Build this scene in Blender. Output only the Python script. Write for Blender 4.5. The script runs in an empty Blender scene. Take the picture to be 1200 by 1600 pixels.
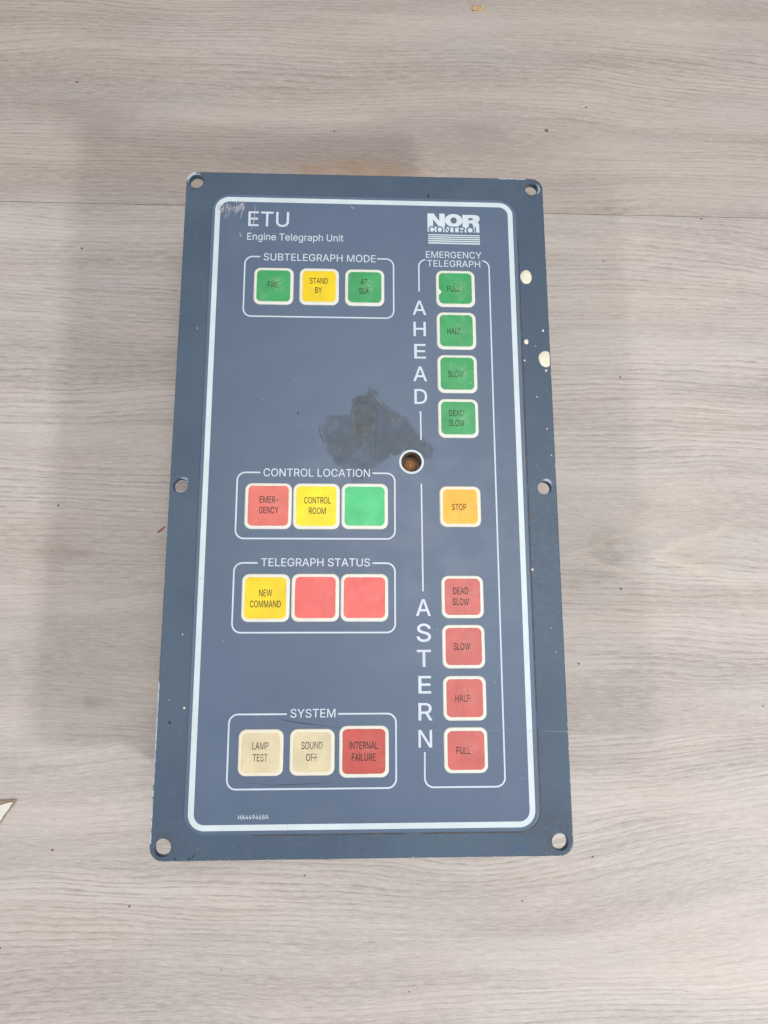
import bpy, bmesh, math, random, json
from mathutils import Vector, Matrix, noise

# ---------------------------------------------------------------- scene, camera, light
scene = bpy.context.scene
COL = scene.collection
MM = 0.001
HF = 48.0                      # height of the face plate above the floor, mm

cam_d = bpy.data.cameras.new('camera')
cam = bpy.data.objects.new('camera', cam_d); COL.objects.link(cam)
cam_d.sensor_fit = 'VERTICAL'; cam_d.sensor_height = 32.0; cam_d.lens = 32.0 * 1100 / 1600
cam_d.clip_start = 0.01; cam_d.clip_end = 50
R = Matrix(((0.9992162195562057, -0.002012135132790421, 0.03953350336122473),
            (-0.005135778335273891, 0.9836762828523977, 0.17987382893178333),
            (-0.03925010008516548, -0.17993588265239624, 0.9828949627388511)))
cam.matrix_world = Matrix.Translation(Vector((-3.50172612, -62.63627661, 283.73207511 + HF)) * MM) @ R.transposed().to_4x4()
scene.camera = cam

world = bpy.data.worlds.new('World'); scene.world = world; world.use_nodes = True
wb = world.node_tree.nodes['Background']
wb.inputs['Color'].default_value = (0.93, 0.96, 1.0, 1); wb.inputs['Strength'].default_value = 0.30

def area(name, loc, target, size, power, color, size_y=None):
    d = bpy.data.lights.new(name, 'AREA'); d.energy = power; d.color = color
    d.size = size
    if size_y: d.shape = 'RECTANGLE'; d.size_y = size_y
    o = bpy.data.objects.new(name, d); COL.objects.link(o)
    o.location = loc
    o.rotation_euler = (Vector(target) - Vector(loc)).to_track_quat('-Z', 'Y').to_euler()
    return o
# the room: a broad ceiling light and two smaller lamps low on either side
area('ceiling_light', (0.28, 0.30, 2.2), (0.1, 0, 0), 1.25, 22.5, (1.0, 0.975, 0.94), 0.95)
area('lamp_light', (-2.2, -1.15, 2.0), (0, 0, 0), 0.26, 26, (0.97, 0.98, 1.0))
area('lamp_light', (0.76, -0.60, 0.63), (0, 0, 0), 0.08, 7.4, (0.95, 0.98, 1.0))

scene.view_settings.view_transform = 'Standard'
scene.view_settings.look = 'None'
scene.view_settings.exposure = 0.0
scene.view_settings.gamma = 1.0
scene.cycles.transparent_max_bounces = 32

# ---------------------------------------------------------------- material helpers
def lin(c):
    return tuple((v / 255 / 12.92) if v / 255 <= 0.04045 else ((v / 255 + 0.055) / 1.055) ** 2.4 for v in c) + (1.0,)

class NT:
    def __init__(s, name):
        s.m = bpy.data.materials.new(name); s.m.use_nodes = True
        s.t = s.m.node_tree; s.b = s.t.nodes['Principled BSDF']; s.n = s.t.nodes; s.l = s.t.links
    def co(s, scale=(1, 1, 1), loc=(0, 0, 0), rot=(0, 0, 0)):
        c = s.n.new('ShaderNodeTexCoord'); m = s.n.new('ShaderNodeMapping')
        m.inputs['Scale'].default_value = scale; m.inputs['Location'].default_value = loc; m.inputs['Rotation'].default_value = rot
        s.l.new(c.outputs['Object'], m.inputs['Vector']); return m.outputs['Vector']
    def noise(s, vec, scale=1, detail=3, rough=0.5, dist=0):
        n = s.n.new('ShaderNodeTexNoise'); s.l.new(vec, n.inputs['Vector'])
        n.inputs['Scale'].default_value = scale; n.inputs['Detail'].default_value = detail
        n.inputs['Roughness'].default_value = rough; n.inputs['Distortion'].default_value = dist
        return n.outputs['Fac']
    def vor(s, vec, scale=1, rand=1):
        n = s.n.new('ShaderNodeTexVoronoi'); s.l.new(vec, n.inputs['Vector'])
        n.inputs['Scale'].default_value = scale; n.inputs['Randomness'].default_value = rand
        return n.outputs['Distance'], n.outputs['Color']
    def ramp(s, fac, a, b, va=0.0, vb=1.0):
        n = s.n.new('ShaderNodeMapRange'); s.put(n.inputs['Value'], fac)
        n.inputs['From Min'].default_value = a; n.inputs['From Max'].default_value = b
        n.inputs['To Min'].default_value = va; n.inputs['To Max'].default_value = vb
        n.interpolation_type = 'SMOOTHSTEP'; return n.outputs['Result']
    def put(s, sock, v):
        if isinstance(v, (int, float, tuple)): sock.default_value = v
        else: s.l.new(v, sock)
    def math(s, op, a, b=0.0, c=None):
        n = s.n.new('ShaderNodeMath'); n.operation = op
        s.put(n.inputs[0], a); s.put(n.inputs[1], b)
        if c is not None: s.put(n.inputs[2], c)
        return n.outputs[0]
    def mix(s, fac, a, b, mode='MIX'):
        n = s.n.new('ShaderNodeMix'); n.data_type = 'RGBA'; n.blend_type = mode
        s.put(n.inputs[0], fac); s.put(n.inputs[6], a); s.put(n.inputs[7], b); return n.outputs[2]
    def xyz(s, vec):
        n = s.n.new('ShaderNodeSeparateXYZ'); s.l.new(vec, n.inputs[0]); return n.outputs
    def comb(s, x, y, z=0.0):
        n = s.n.new('ShaderNodeCombineXYZ'); s.put(n.inputs[0], x); s.put(n.inputs[1], y); s.put(n.inputs[2], z); return n.outputs[0]
    def col(s, v): s.put(s.b.inputs['Base Color'], v)
    def rough(s, v): s.put(s.b.inputs['Roughness'], v)
    def bump(s, h, strength, dist):
        n = s.n.new('ShaderNodeBump'); n.inputs['Strength'].default_value = strength; n.inputs['Distance'].default_value = dist
        s.l.new(h, n.inputs['Height']); s.l.new(n.outputs[0], s.b.inputs['Normal'])
    def alpha(s, v): s.put(s.b.inputs['Alpha'], v)
K = 1000.0   # object coordinates (m) -> mm

# --- grey laminate: shared by every plank, pattern runs in x
def wood_material(name, shift):
    w = NT(name)
    p = w.co((K, K, K), (shift * 310.0, shift * 97.0, 0))
    X, Y, _ = w.xyz(p)
    # printed strips: each has its own run of grain and a slightly different tone
    s1 = w.ramp(Y, 39.9, 40.5); s2 = w.ramp(Y, -37.3, -36.7); s3 = w.ramp(Y, -105.3, -104.7)
    strip = w.math('ADD', w.math('MULTIPLY', s1, 1.7), w.math('ADD', w.math('MULTIPLY', s2, 2.3), w.math('MULTIPLY', s3, 3.1)))
    # slow undulation of the grain
    warp = w.noise(w.comb(w.math('MULTIPLY', X, 0.0042), w.math('MULTIPLY', Y, 0.012), w.math('ADD', strip, shift)), 1, 2, 0.45)
    warp2 = w.noise(w.comb(w.math('MULTIPLY', X, 0.035), w.math('MULTIPLY', Y, 0.09), 3.7), 1, 3, 0.55)
    jit = w.noise(w.comb(w.math('MULTIPLY', X, 0.35), w.math('MULTIPLY', Y, 1.2), 6.6), 1, 2, 0.6)
    yy = w.math('ADD', Y, w.math('ADD', w.math('MULTIPLY', w.math('SUBTRACT', warp, 0.5), 34.0), w.math('MULTIPLY', w.math('SUBTRACT', warp2, 0.5), 2.6)))
    yy = w.math('ADD', yy, w.math('MULTIPLY', w.math('SUBTRACT', jit, 0.5), 0.7))
    yy = w.math('ADD', yy, w.math('MULTIPLY', w.math('SUBTRACT', 1.0, s3), w.ramp(X, 30, 270, 0.0, -15.0)))
    # grain lines: irregularly spaced thin darker strokes
    g1 = w.noise(w.comb(w.math('MULTIPLY', X, 0.007), w.math('MULTIPLY', yy, 0.22), strip), 1, 3, 0.6)
    g2 = w.noise(w.comb(w.math('MULTIPLY', X, 0.022), w.math('MULTIPLY', yy, 1.15), 5.1), 1, 3, 0.65)
    ring = w.math('FRACT', w.math('ADD', w.math('MULTIPLY', yy, 0.40), w.math('MULTIPLY', g1, 2.3)))
    line = w.math('MULTIPLY', w.ramp(ring, 0.35, 0.93), w.ramp(ring, 0.93, 1.0, 1.0, 0.0))
    where = w.ramp(w.noise(w.comb(w.math('MULTIPLY', X, 0.004), w.math('MULTIPLY', Y, 0.022), w.math('ADD', strip, 9.0)), 1, 2, 0.5), 0.34, 0.62, 0.12, 1.0)
    brk = w.ramp(w.noise(w.comb(w.math('MULTIPLY', X, 0.05), w.math('MULTIPLY', yy, 0.7), 2.0), 1, 3, 0.65), 0.36, 0.62, 0.35, 1.0)
    line = w.math('MULTIPLY', w.math('MULTIPLY', line, where), brk)
    # short fibres
    fib = w.noise(w.comb(w.math('MULTIPLY', X, 0.15), w.math('MULTIPLY', yy, 2.1), 8.0), 1, 3, 0.65)
    pore = w.ramp(w.noise(w.comb(w.math('MULTIPLY', X, 0.16), w.math('MULTIPLY', yy, 2.6), 4.0), 1, 2, 0.5), 0.62, 0.78)
    # broad tone, printed strips with their own tone
    broad = w.noise(w.comb(w.math('MULTIPLY', X, 0.005), w.math('MULTIPLY', yy, 0.045), w.math('ADD', strip, 6.0)), 1, 4, 0.6)
    hue = w.noise(w.comb(w.math('MULTIPLY', X, 0.010), w.math('MULTIPLY', Y, 0.03), 12.0), 1, 2, 0.5)
    c = w.mix(w.ramp(broad, 0.30, 0.70), lin((170, 159, 152)), lin((199, 188, 181)))
    c = w.mix(w.math('MULTIPLY', w.ramp(hue, 0.45, 0.75), 0.30), c, lin((204, 190, 176)))
    c = w.mix(w.math('MULTIPLY', w.ramp(hue, 0.50, 0.22), 0.35), c, lin((190, 185, 188)))
    c = w.mix(w.math('MULTIPLY', line, 0.60), c, lin((134, 120, 113)))
    c = w.mix(w.math('MULTIPLY', w.ramp(g2, 0.46, 0.70), 0.30), c, lin((150, 140, 134)))
    c = w.mix(w.math('MULTIPLY', w.ramp(fib, 0.35, 0.70), 0.38), c, lin((226, 217, 211)))
    c = w.mix(w.math('MULTIPLY', pore, 0.42), c, lin((118, 108, 102)))
    # cross sawn faint vertical ticks
    tick = w.noise(w.comb(w.math('MULTIPLY', X, 0.9), w.math('MULTIPLY', Y, 0.22), 1.0), 1, 2, 0.6)
    c = w.mix(w.math('MULTIPLY', w.ramp(tick, 0.55, 0.75), 0.10), c, lin((226, 220, 214)))
    return w, c, X, Y, fib, line

def disc(w, X, Y, cx, cy, rx, ry, soft=0.5):
    dx = w.math('DIVIDE', w.math('SUBTRACT', X, cx), rx); dy = w.math('DIVIDE', w.math('SUBTRACT', Y, cy), ry)
    d = w.math('SQRT', w.math('ADD', w.math('MULTIPLY', dx, dx), w.math('MULTIPLY', dy, dy)))
    return w.ramp(d, 1.0 - soft, 1.0 + soft * 0.4, 1.0, 0.0)

# --- floor planks
def jitter(w, PX, PY):
    return w.noise(w.comb(w.math('MULTIPLY', PX, 0.05), w.math('MULTIPLY', PY, 0.3), 21.0), 1, 4, 0.7)
def floor_material(name, shift, kind):
    w, c, X, Y, fib, line = wood_material(name, shift)
    pc = w.co((K, K, K)); PX, PY, _ = w.xyz(pc)
    def tint(c, cx, cy, rx, ry, amt, rgb, soft=0.8, nz=0.05):
        n = w.noise(w.comb(w.math('MULTIPLY', PX, nz), w.math('MULTIPLY', PY, nz * 1.6), cx * 0.1), 1, 3, 0.6)
        f = w.math('MULTIPLY', disc(w, PX, PY, cx, cy, rx, ry, soft), w.ramp(n, 0.30, 0.65, 0.15, 1.0))
        return w.mix(w.math('MULTIPLY', f, amt), c, lin(rgb))
    if kind == 'lower':
        c = tint(c, 117, -21, 13, 15, 0.50, (138, 128, 118), 0.9, 0.12)
        c = tint(c, 104, -33, 12, 9, 0.25, (140, 130, 120), 0.9, 0.12)
        c = tint(c, 140, 2, 13, 10, 0.22, (150, 140, 128), 0.9, 0.1)
        c = tint(c, 160, -22, 17, 9, 0.35, (196, 174, 146), 0.8, 0.06)
        c = tint(c, -141, -22, 15, 5, 0.45, (150, 138, 128), 0.8, 0.1)
        c = tint(c, -123, -89, 12, 4, 0.45, (142, 132, 122), 0.8, 0.1)
        for x0_, wd_, am_ in ((96.0, 7.0, 0.22), (134.0, 14.0, 0.36)):
            ay = w.math('ABSOLUTE', w.math('ADD', PY, 22.0))
            t_ = w.math('SUBTRACT', w.math('SUBTRACT', PX, x0_), w.math('MULTIPLY', ay, 2.7))
            t_ = w.math('ADD', t_, w.math('MULTIPLY', w.math('SUBTRACT', jitter(w, PX, PY), 0.5), 22.0))
            f_ = w.math('MULTIPLY', w.math('MULTIPLY', w.ramp(t_, 0, 3), w.ramp(t_, 3, 3 + wd_, 1.0, 0.0)), w.ramp(ay, 12, 20, 1.0, 0.0))
            c = w.mix(w.math('MULTIPLY', f_, am_), c, lin((218, 202, 182)))
        specks = [(-142.8, 132.8, 1.0), (-143.9, 0.4, .9), (122.6, -38.5, 1.0), (100.4, -73.3, .9), (102.3, -157.4, .8), (178.2, 156.7, .8),
                  (124.2, 131.3, .7), (129, 67.9, .8), (186.3, -92.9, .7), (-134.3, -151.5, .9), (-100, -174.5, .9), (-25.2, -163.3, .7), (-153, -190, .8),
                  (70, -175, .6), (20, -210, .6), (-92, -60, .6), (-60, -200, .5)]
    else:
        c = tint(c, -14, 178, 46, 10, 0.85, (178, 136, 88), 0.9, 0.02)  # ochre-brown patch in the plank colour, beyond the plate's top edge
        c = tint(c, 55, 205, 60, 16, 0.40, (150, 142, 138), 0.9, 0.02)
        c = tint(c, -150, 205, 55, 15, 0.45, (148, 138, 132), 0.9, 0.02)
        c = tint(c, 95, 188, 45, 12, 0.30, (160, 140, 120), 0.9, 0.03)
        specks = [(97.6, 207.1, 1.6), (-16.3, 203.3, .9), (-152.5, 228.7, 1.0), (120, 222, 1.0), (40, 240, .5), (-90, 250, .5)]
    tot = 0.0
    for sx, sy, r in specks:
        tot = w.math('MAXIMUM', tot, disc(w, PX, PY, sx, sy, r * .8, r * 0.65, 0.5))
    c = w.mix(w.math('MULTIPLY', tot, 0.78), c, lin((70, 58, 50)))
    if kind == 'upper': c = w.mix(1.0, c, lin((243, 240, 238)), 'MULTIPLY')
    w.col(c)
    w.rough(w.ramp(fib, 0.2, 0.8, 0.42, 0.58))
    w.b.inputs['Specular IOR Level'].default_value = 0.35
    h = w.math('SUBTRACT', w.math('MULTIPLY', fib, 0.5), line)
    w.bump(h, 0.25, 0.0003)
    return w.m

def plain(name, rgb, rough=0.5, var=0.12, scale=0.12, metal=0.0, bumpd=0.0, spec=0.5):
    w = NT(name); v = w.co((K, K, K))
    n = w.noise(v, scale, 4, 0.6)
    d = tuple(x * (1 - var) for x in lin(rgb)[:3]) + (1,); u = tuple(min(1, x * (1 + var)) for x in lin(rgb)[:3]) + (1,)
    w.col(w.mix(w.ramp(n, 0.3, 0.7), d, u)); w.rough(rough); w.b.inputs['Metallic'].default_value = metal
    w.b.inputs['Specular IOR Level'].default_value = spec
    if bumpd: w.bump(w.noise(v, 2.2, 3, 0.6), 0.5, bumpd)
    return w.m

# blue-grey lacquered steel of the face plate: fine grain texture, nicks, dust
def plate_material():
    w = NT('blue_grey_lacquer'); v = w.co((K, K, K)); X, Y, Z = w.xyz(v)
    n1 = w.noise(v, 0.02, 4, 0.6); n2 = w.noise(v, 0.6, 4, 0.7)
    c = w.mix(w.ramp(n1, 0.3, 0.7), lin((64, 83, 103)), lin((74, 93, 112)))
    c = w.mix(w.math('MULTIPLY', w.ramp(n2, 0.5, 0.75), 0.12), c, lin((124, 134, 145)))
    # dirt near the lower right screw hole and the lower right run of the gasket
    dn = w.noise(v, 0.25, 4, 0.7)
    dirt = w.math('MULTIPLY', disc(w, X, Y, 73, -134, 9, 11, 0.9), w.ramp(dn, 0.35, 0.7))
    for cx, cy in ((-75, -138.3), (-75, 138), (75, 138)):
        dirt = w.math('MAXIMUM', dirt, w.math('MULTIPLY', disc(w, X, Y, cx, cy, 6.0, 6.0, 0.6), w.ramp(dn, 0.4, 0.7)))
    c = w.mix(w.math('MULTIPLY', dirt, 0.6), c, lin((66, 62, 60)))
    # pale bare metal nicks: rare specks, denser along the outside edge
    d, _ = w.vor(v, 0.13); sp = w.ramp(d, 0.028, 0.05, 1.0, 0.0)
    gate = w.ramp(w.noise(v, 0.05, 2, 0.5), 0.50, 0.60)
    c = w.mix(w.math('MULTIPLY', w.math('MULTIPLY', sp, gate), 0.7), c, lin((178, 186, 190)))
    ex = w.math('SUBTRACT', w.math('ABSOLUTE', X), 79.2); ey = w.math('SUBTRACT', w.math('ABSOLUTE', Y), 142.5)
    edge = w.ramp(w.math('MAXIMUM', ex, ey), 0.0, 0.8)
    en = w.ramp(w.noise(v, 0.35, 4, 0.75), 0.56, 0.64)
    c = w.mix(w.math('MULTIPLY', edge, w.math('MULTIPLY', en, 0.75)), c, lin((190, 192, 190)))
    dk = w.ramp(w.noise(v, 0.23, 3, 0.8), 0.66, 0.70)
    c = w.mix(w.math('MULTIPLY', edge, w.math('MULTIPLY', dk, 0.8)), c, lin((45, 50, 58)))
    w.col(c); w.rough(w.ramp(n2, 0.3, 0.7, 0.40, 0.55)); w.bump(n2, 0.35, 0.00012)
    return w.m

def overlay_material():
    w = NT('blue_grey_membrane'); v = w.co((K, K, K)); X, Y, Z = w.xyz(v)
    n1 = w.noise(v, 0.012, 3, 0.55); n2 = w.noise(v, 0.08, 4, 0.6)
    c = w.mix(w.ramp(n1, 0.3, 0.7), lin((84, 101, 124)), lin((90, 107, 131)))
    c = w.mix(w.math('MULTIPLY', w.ramp(n2, 0.48, 0.75), 0.10), c, lin((120, 132, 146)))
    # small scuffs, thin and slanting
    s = w.noise(w.comb(w.math('ADD', w.math('MULTIPLY', X, 0.9), w.math('MULTIPLY', Y, 0.35)), w.math('MULTIPLY', Y, 0.05), 3.0), 1, 4, 0.75)
    g = w.ramp(w.noise(v, 0.03, 2, 0.5, 0.3), 0.52, 0.66)
    c = w.mix(w.math('MULTIPLY', w.math('MULTIPLY', w.ramp(s, 0.68, 0.76), g), 0.22), c, lin((168, 178, 188)))
    d, _ = w.vor(v, 0.085); sp = w.ramp(d, 0.014, 0.03, 1.0, 0.0)
    c = w.mix(w.math('MULTIPLY', sp, 0.5), c, lin((175, 184, 192)))
    w.col(c); w.rough(w.ramp(n2, 0.3, 0.7, 0.38, 0.46))
    w.b.inputs['Specular IOR Level'].default_value = 0.5
    w.bump(w.math('ADD', w.noise(v, 0.03, 2, 0.5), w.math('MULTIPLY', w.noise(v, 1.2, 2, 0.5), 0.03)), 0.25, 0.0012)
    return w.m

def window_material(name, rgb, wear=0.5, tint=0.0):
    w = NT(name)
    oi = w.n.new('ShaderNodeObjectInfo'); base = w.co((K, K, K))
    sc = w.n.new('ShaderNodeVectorMath'); sc.operation = 'SCALE'; w.l.new(oi.outputs['Location'], sc.inputs[0]); sc.inputs['Scale'].default_value = K
    ad = w.n.new('ShaderNodeVectorMath'); ad.operation = 'ADD'; w.l.new(base, ad.inputs[0]); w.l.new(sc.outputs[0], ad.inputs[1])
    v = ad.outputs[0]; X, Y, _ = w.xyz(base); WX, WY, _ = w.xyz(v)
    n = w.noise(v, 0.10, 3, 0.6); r = lin(rgb)
    c = w.mix(w.ramp(n, 0.3, 0.7), tuple(q * 0.90 for q in r[:3]) + (1,), tuple(min(1, q * 1.06) for q in r[:3]) + (1,))
    f = w.noise(v, 0.22, 5, 0.75)
    c = w.mix(w.math('MULTIPLY', w.ramp(f, 0.52, 0.72), 0.10 * wear + 0.02), c, lin((236, 232, 222)))
    if wear:
        patch = w.math('MULTIPLY', disc(w, X, Y, 1.6, 0.6, 3.8, 4.2, 0.9), w.ramp(w.noise(v, 0.9, 4, 0.8), 0.45, 0.62))
        c = w.mix(w.math('MULTIPLY', patch, 0.40 * wear), c, lin((214, 202, 182)))
        u = w.math('ADD', w.math('MULTIPLY', WX, 0.8), w.math('MULTIPLY', WY, 1.1)); q = w.math('SUBTRACT', w.math('MULTIPLY', WX, 0.06), w.math('MULTIPLY', WY, 0.05))
        s = w.noise(w.comb(u, q, 1.3), 1, 3, 0.7)
        c = w.mix(w.math('MULTIPLY', w.ramp(s, 0.70, 0.76), 0.45 * wear), c, lin((225, 226, 215)))
    # grime caught along the window edge
    e = w.math('MAXIMUM', w.math('ABSOLUTE', X), w.math('ABSOLUTE', Y))
    eg = w.math('MULTIPLY', w.ramp(e, 6.4, 7.4), w.ramp(w.noise(v, 0.3, 4, 0.75), 0.50, 0.66))
    c = w.mix(w.math('MULTIPLY', eg, 0.10 + tint), c, lin((120, 92, 62)))
    w.col(c); w.rough(w.ramp(f, 0.3, 0.7, 0.34, 0.5))
    w.bump(w.noise(v, 0.09, 2, 0.5), 0.2, 0.0015)
    return w.m

def ink_material(name, rgb, worn):
    w = NT(name)
    oi = w.n.new('ShaderNodeObjectInfo'); base = w.co((K, K, K))
    sc = w.n.new('ShaderNodeVectorMath'); sc.operation = 'SCALE'; w.l.new(oi.outputs['Location'], sc.inputs[0]); sc.inputs['Scale'].default_value = K
    ad = w.n.new('ShaderNodeVectorMath'); ad.operation = 'ADD'; w.l.new(base, ad.inputs[0]); w.l.new(sc.outputs[0], ad.inputs[1])
    X, Y, _ = w.xyz(base)
    w.col(lin(rgb)); w.rough(0.5)
    n = w.noise(ad.outputs[0], 1.1, 3, 0.75)
    a = w.ramp(n, 0.40 - 0.1 * (1 - worn), 0.56, 1.0, 1.0 - 0.35 * worn)
    loc = w.math('MULTIPLY', disc(w, X, Y, 2.2, 0.3, 3.6, 3.6, 0.8), w.ramp(w.noise(ad.outputs[0], 0.8, 3, 0.7), 0.34, 0.60))
    a = w.math('MULTIPLY', a, w.math('SUBTRACT', 1.0, w.math('MULTIPLY', loc, 0.65 * worn)))
    w.alpha(w.math('MULTIPLY', a, 0.95))
    return w.m

def noise_alpha(name, rgb, rgb2, lo, hi, scale, amax, rough=0.6, stretch=(1, 1, 1)):
    w = NT(name); v = w.co((K * stretch[0], K * stretch[1], K))
    n = w.noise(v, scale, 5, 0.7); n2 = w.noise(v, scale * 2.3, 4, 0.7)
    w.col(w.mix(w.ramp(n2, 0.35, 0.65), lin(rgb), lin(rgb2))); w.rough(rough)
    w.alpha(w.ramp(n, lo, hi, 0.0, amax)); return w.m

M = {}
M['plate'] = plate_material(); M['overlay'] = overlay_material()
M['white'] = plain('printed_white', (208, 220, 225), 0.38, 0.05, 0.08)
M['line'] = plain('printed_line_white', (206, 216, 227), 0.4, 0.05, 0.08)
M['key_white'] = plain('key_border_cream', (226, 225, 214), 0.36, 0.04, 0.15)
M['key_cream'] = plain('key_border_warm_cream', (230, 222, 202), 0.36, 0.04, 0.15)
M['ground'] = plain('logo_blue_grey', (97, 115, 138), 0.38, 0.04, 0.1)
M['box'] = plain('enclosure_steel', (92, 100, 108), 0.5, 0.12, 0.03, 0.3)
M['lamp'] = plain('aged_amber_lamp', (176, 126, 88), 0.3, 0.35, 0.9)
M['tube'] = plain('dark_bronze_tube', (120, 104, 82), 0.4, 0.3, 0.5)
M['paint'] = plain('spilled_cream_paint', (232, 226, 204), 0.45, 0.06, 0.35)
M['ink'] = ink_material('black_key_ink', (34, 31, 30), 0.35)
M['ink_worn'] = ink_material('black_key_ink_worn', (34, 32, 28), 1.0)
M['grime'] = noise_alpha('brown_grime', (78, 68, 60), (98, 86, 74), 0.34, 0.60, 0.09, 0.85)
M['scratch'] = noise_alpha('pale_scratch', (214, 214, 220), (180, 172, 186), 0.22, 0.45, 0.9, 0.85)
M['crease_light'] = noise_alpha('crease_light', (140, 155, 172), (160, 172, 184), 0.35, 0.62, 0.05, 0.55)
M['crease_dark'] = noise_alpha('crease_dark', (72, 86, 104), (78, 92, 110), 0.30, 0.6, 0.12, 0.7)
M['residue'] = noise_alpha('glue_residue', (94, 103, 108), (112, 118, 118), 0.22, 0.60, 0.13, 0.165, 0.55)
M['residue_rough'] = noise_alpha('glue_residue_brown', (92, 99, 104), (130, 125, 112), 0.40, 0.66, 0.25, 0.45, 0.7)
M['residue_fleck'] = noise_alpha('residue_fleck', (168, 170, 166), (164, 150, 122), 0.30, 0.60, 0.5, 0.6)
M['blue_ink'] = noise_alpha('blue_pen', (50, 96, 150), (70, 120, 170), 0.40, 0.55, 0.8, 0.8)
M['black_mark'] = noise_alpha('black_mark', (34, 38, 46), (50, 52, 58), 0.25, 0.5, 0.8, 0.9)
M['flake_and_shine'] = noise_alpha('worn_edge_and_highlight', (200, 206, 212), (160, 170, 182), 0.30, 0.50, 0.45, 0.95)  # bare flakes at the holes, and the painted-on edge highlight
GREEN = (56, 161, 95)
for k, (rgb, wr, st) in {'green': (GREEN, 0.75, 0.0), 'green_clean': ((66, 196, 124), 0.10, 0.0), 'yellow': ((244, 210, 0), 0.08, 0.12), 'yellow_bright': ((248, 226, 4), 0.06, 0.0),
                         'orange': ((252, 184, 50), 0.2, 0.0), 'red_clean': ((234, 104, 98), 0.15, 0.0), 'salmon': ((226, 112, 100), 0.25, 0.0), 'red': ((204, 102, 96), 0.55, 0.0),
                         'deep_red': ((194, 84, 76), 0.45, 0.1), 'cream': ((220, 205, 168), 0.4, 0.1)}.items():
    M[k] = window_material('key_window_' + k, rgb, wr, st)

# ---------------------------------------------------------------- mesh helpers (all inputs in mm)
from mathutils.geometry import tessellate_polygon
def link(name, verts, faces, mat, parent=None, loc=(0, 0, 0), smooth=False, label=None, kind=None):
    me = bpy.data.meshes.new(name)
    me.from_pydata([tuple(c * MM for c in v) for v in verts], [], faces)
    me.materials.append(mat); me.update()
    if smooth:
        me.polygons.foreach_set('use_smooth', [True] * len(me.polygons))
    o = bpy.data.objects.new(name, me); COL.objects.link(o)
    o.location = tuple(c * MM for c in loc); o.parent = parent
    if label: o['label'] = label
    if kind: o['kind'] = kind
    return o

def rrect(x0, x1, y0, y1, r, n=8, rs=None):
    rs = rs or (r, r, r, r)        # bottom-left, bottom-right, top-right, top-left
    out = []
    for (cx, cy, a0, q) in ((x0, y0, 180, rs[0]), (x1, y0, 270, rs[1]), (x1, y1, 0, rs[2]), (x0, y1, 90, rs[3])):
        sx = 1 if cx == x0 else -1; sy = 1 if cy == y0 else -1
        for i in range(n + 1):
            a = math.radians(a0 + 90 * i / n)
            out.append((cx + sx * q + q * math.cos(a), cy + sy * q + q * math.sin(a)))
    return out
def circle(cx, cy, r, n=40):
    return [(cx + r * math.cos(2 * math.pi * i / n), cy + r * math.sin(2 * math.pi * i / n)) for i in range(n)]

def flat(loops_list, z):
    """tessellated flat sheet; loops_list = list of shapes, each a list of loops (outer + holes)"""
    V, F = [], []
    for k, loops in enumerate(loops_list):
        b = len(V); pts = [p for lp in loops for p in lp]
        V += [(p[0], p[1], z + .0015 * k) for p in pts]
        for t in tessellate_polygon([[Vector((p[0], p[1], 0)) for p in lp] for lp in loops]):
            a, bb, c = [Vector(pts[i]) for i in t]
            if (bb - a).cross(c - a) < 0: t = t[::-1]
            F.append(tuple(b + i for i in t))
    return V, F

def solid(levels, bottom=True):
    """levels: top to bottom list of (z, loops); loops have equal point counts; outer counter-clockwise, holes too"""
    V, F = flat([levels[0][1]], levels[0][0])
    idx, b = [], 0
    for lp in levels[0][1]: idx.append(list(range(b, b + len(lp)))); b += len(lp)
    for z, loops in levels[1:]:
        new = []
        for k, lp in enumerate(loops):
            s = len(V); V += [(p[0], p[1], z) for p in lp]; ids = list(range(s, s + len(lp))); new.append(ids)
            n = len(lp); up = idx[k]
            for i in range(n):
                j = (i + 1) % n
                F.append((up[i], ids[i], ids[j], up[j]) if k == 0 else (up[j], ids[j], ids[i], up[i]))
        idx = new
    if bottom:
        s = [i for ids in idx for i in ids]; z, loops = levels[-1]
        pts = [p for lp in loops for p in lp]
        for t in tessellate_polygon([[Vector((p[0], p[1], 0)) for p in lp] for lp in loops]):
            a, bb, c = [Vector(pts[i]) for i in t]
            if (bb - a).cross(c - a) > 0: t = t[::-1]
            F.append(tuple(s[i] for i in t))
    return V, F

def stroke(pts, w, z, closed=False, taper=False):
    V, F = [], []; n = len(pts)
    for i, p in enumerate(pts):
        a = Vector(pts[i - 1] if (i or closed) else pts[0]); b = Vector(pts[(i + 1) % n] if (i < n - 1 or closed) else pts[-1])
        d = (b - a).normalized(); nn = Vector((-d.y, d.x)); q = w / 2
        if taper: q *= max(0.12, math.sin(math.pi * (i + .15) / (n - .7)))
        V += [(p[0] + nn.x * q, p[1] + nn.y * q, z), (p[0] - nn.x * q, p[1] - nn.y * q, z)]
    for i in range(n if closed else n - 1):
        j = (i + 1) % n; F.append((2 * i, 2 * i + 1, 2 * j + 1, 2 * j))
    return V, F
def join(*parts):
    V, F = [], []
    for v, f in parts:
        b = len(V); V += v; F += [tuple(b + i for i in q) for q in f]
    return V, F

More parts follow.
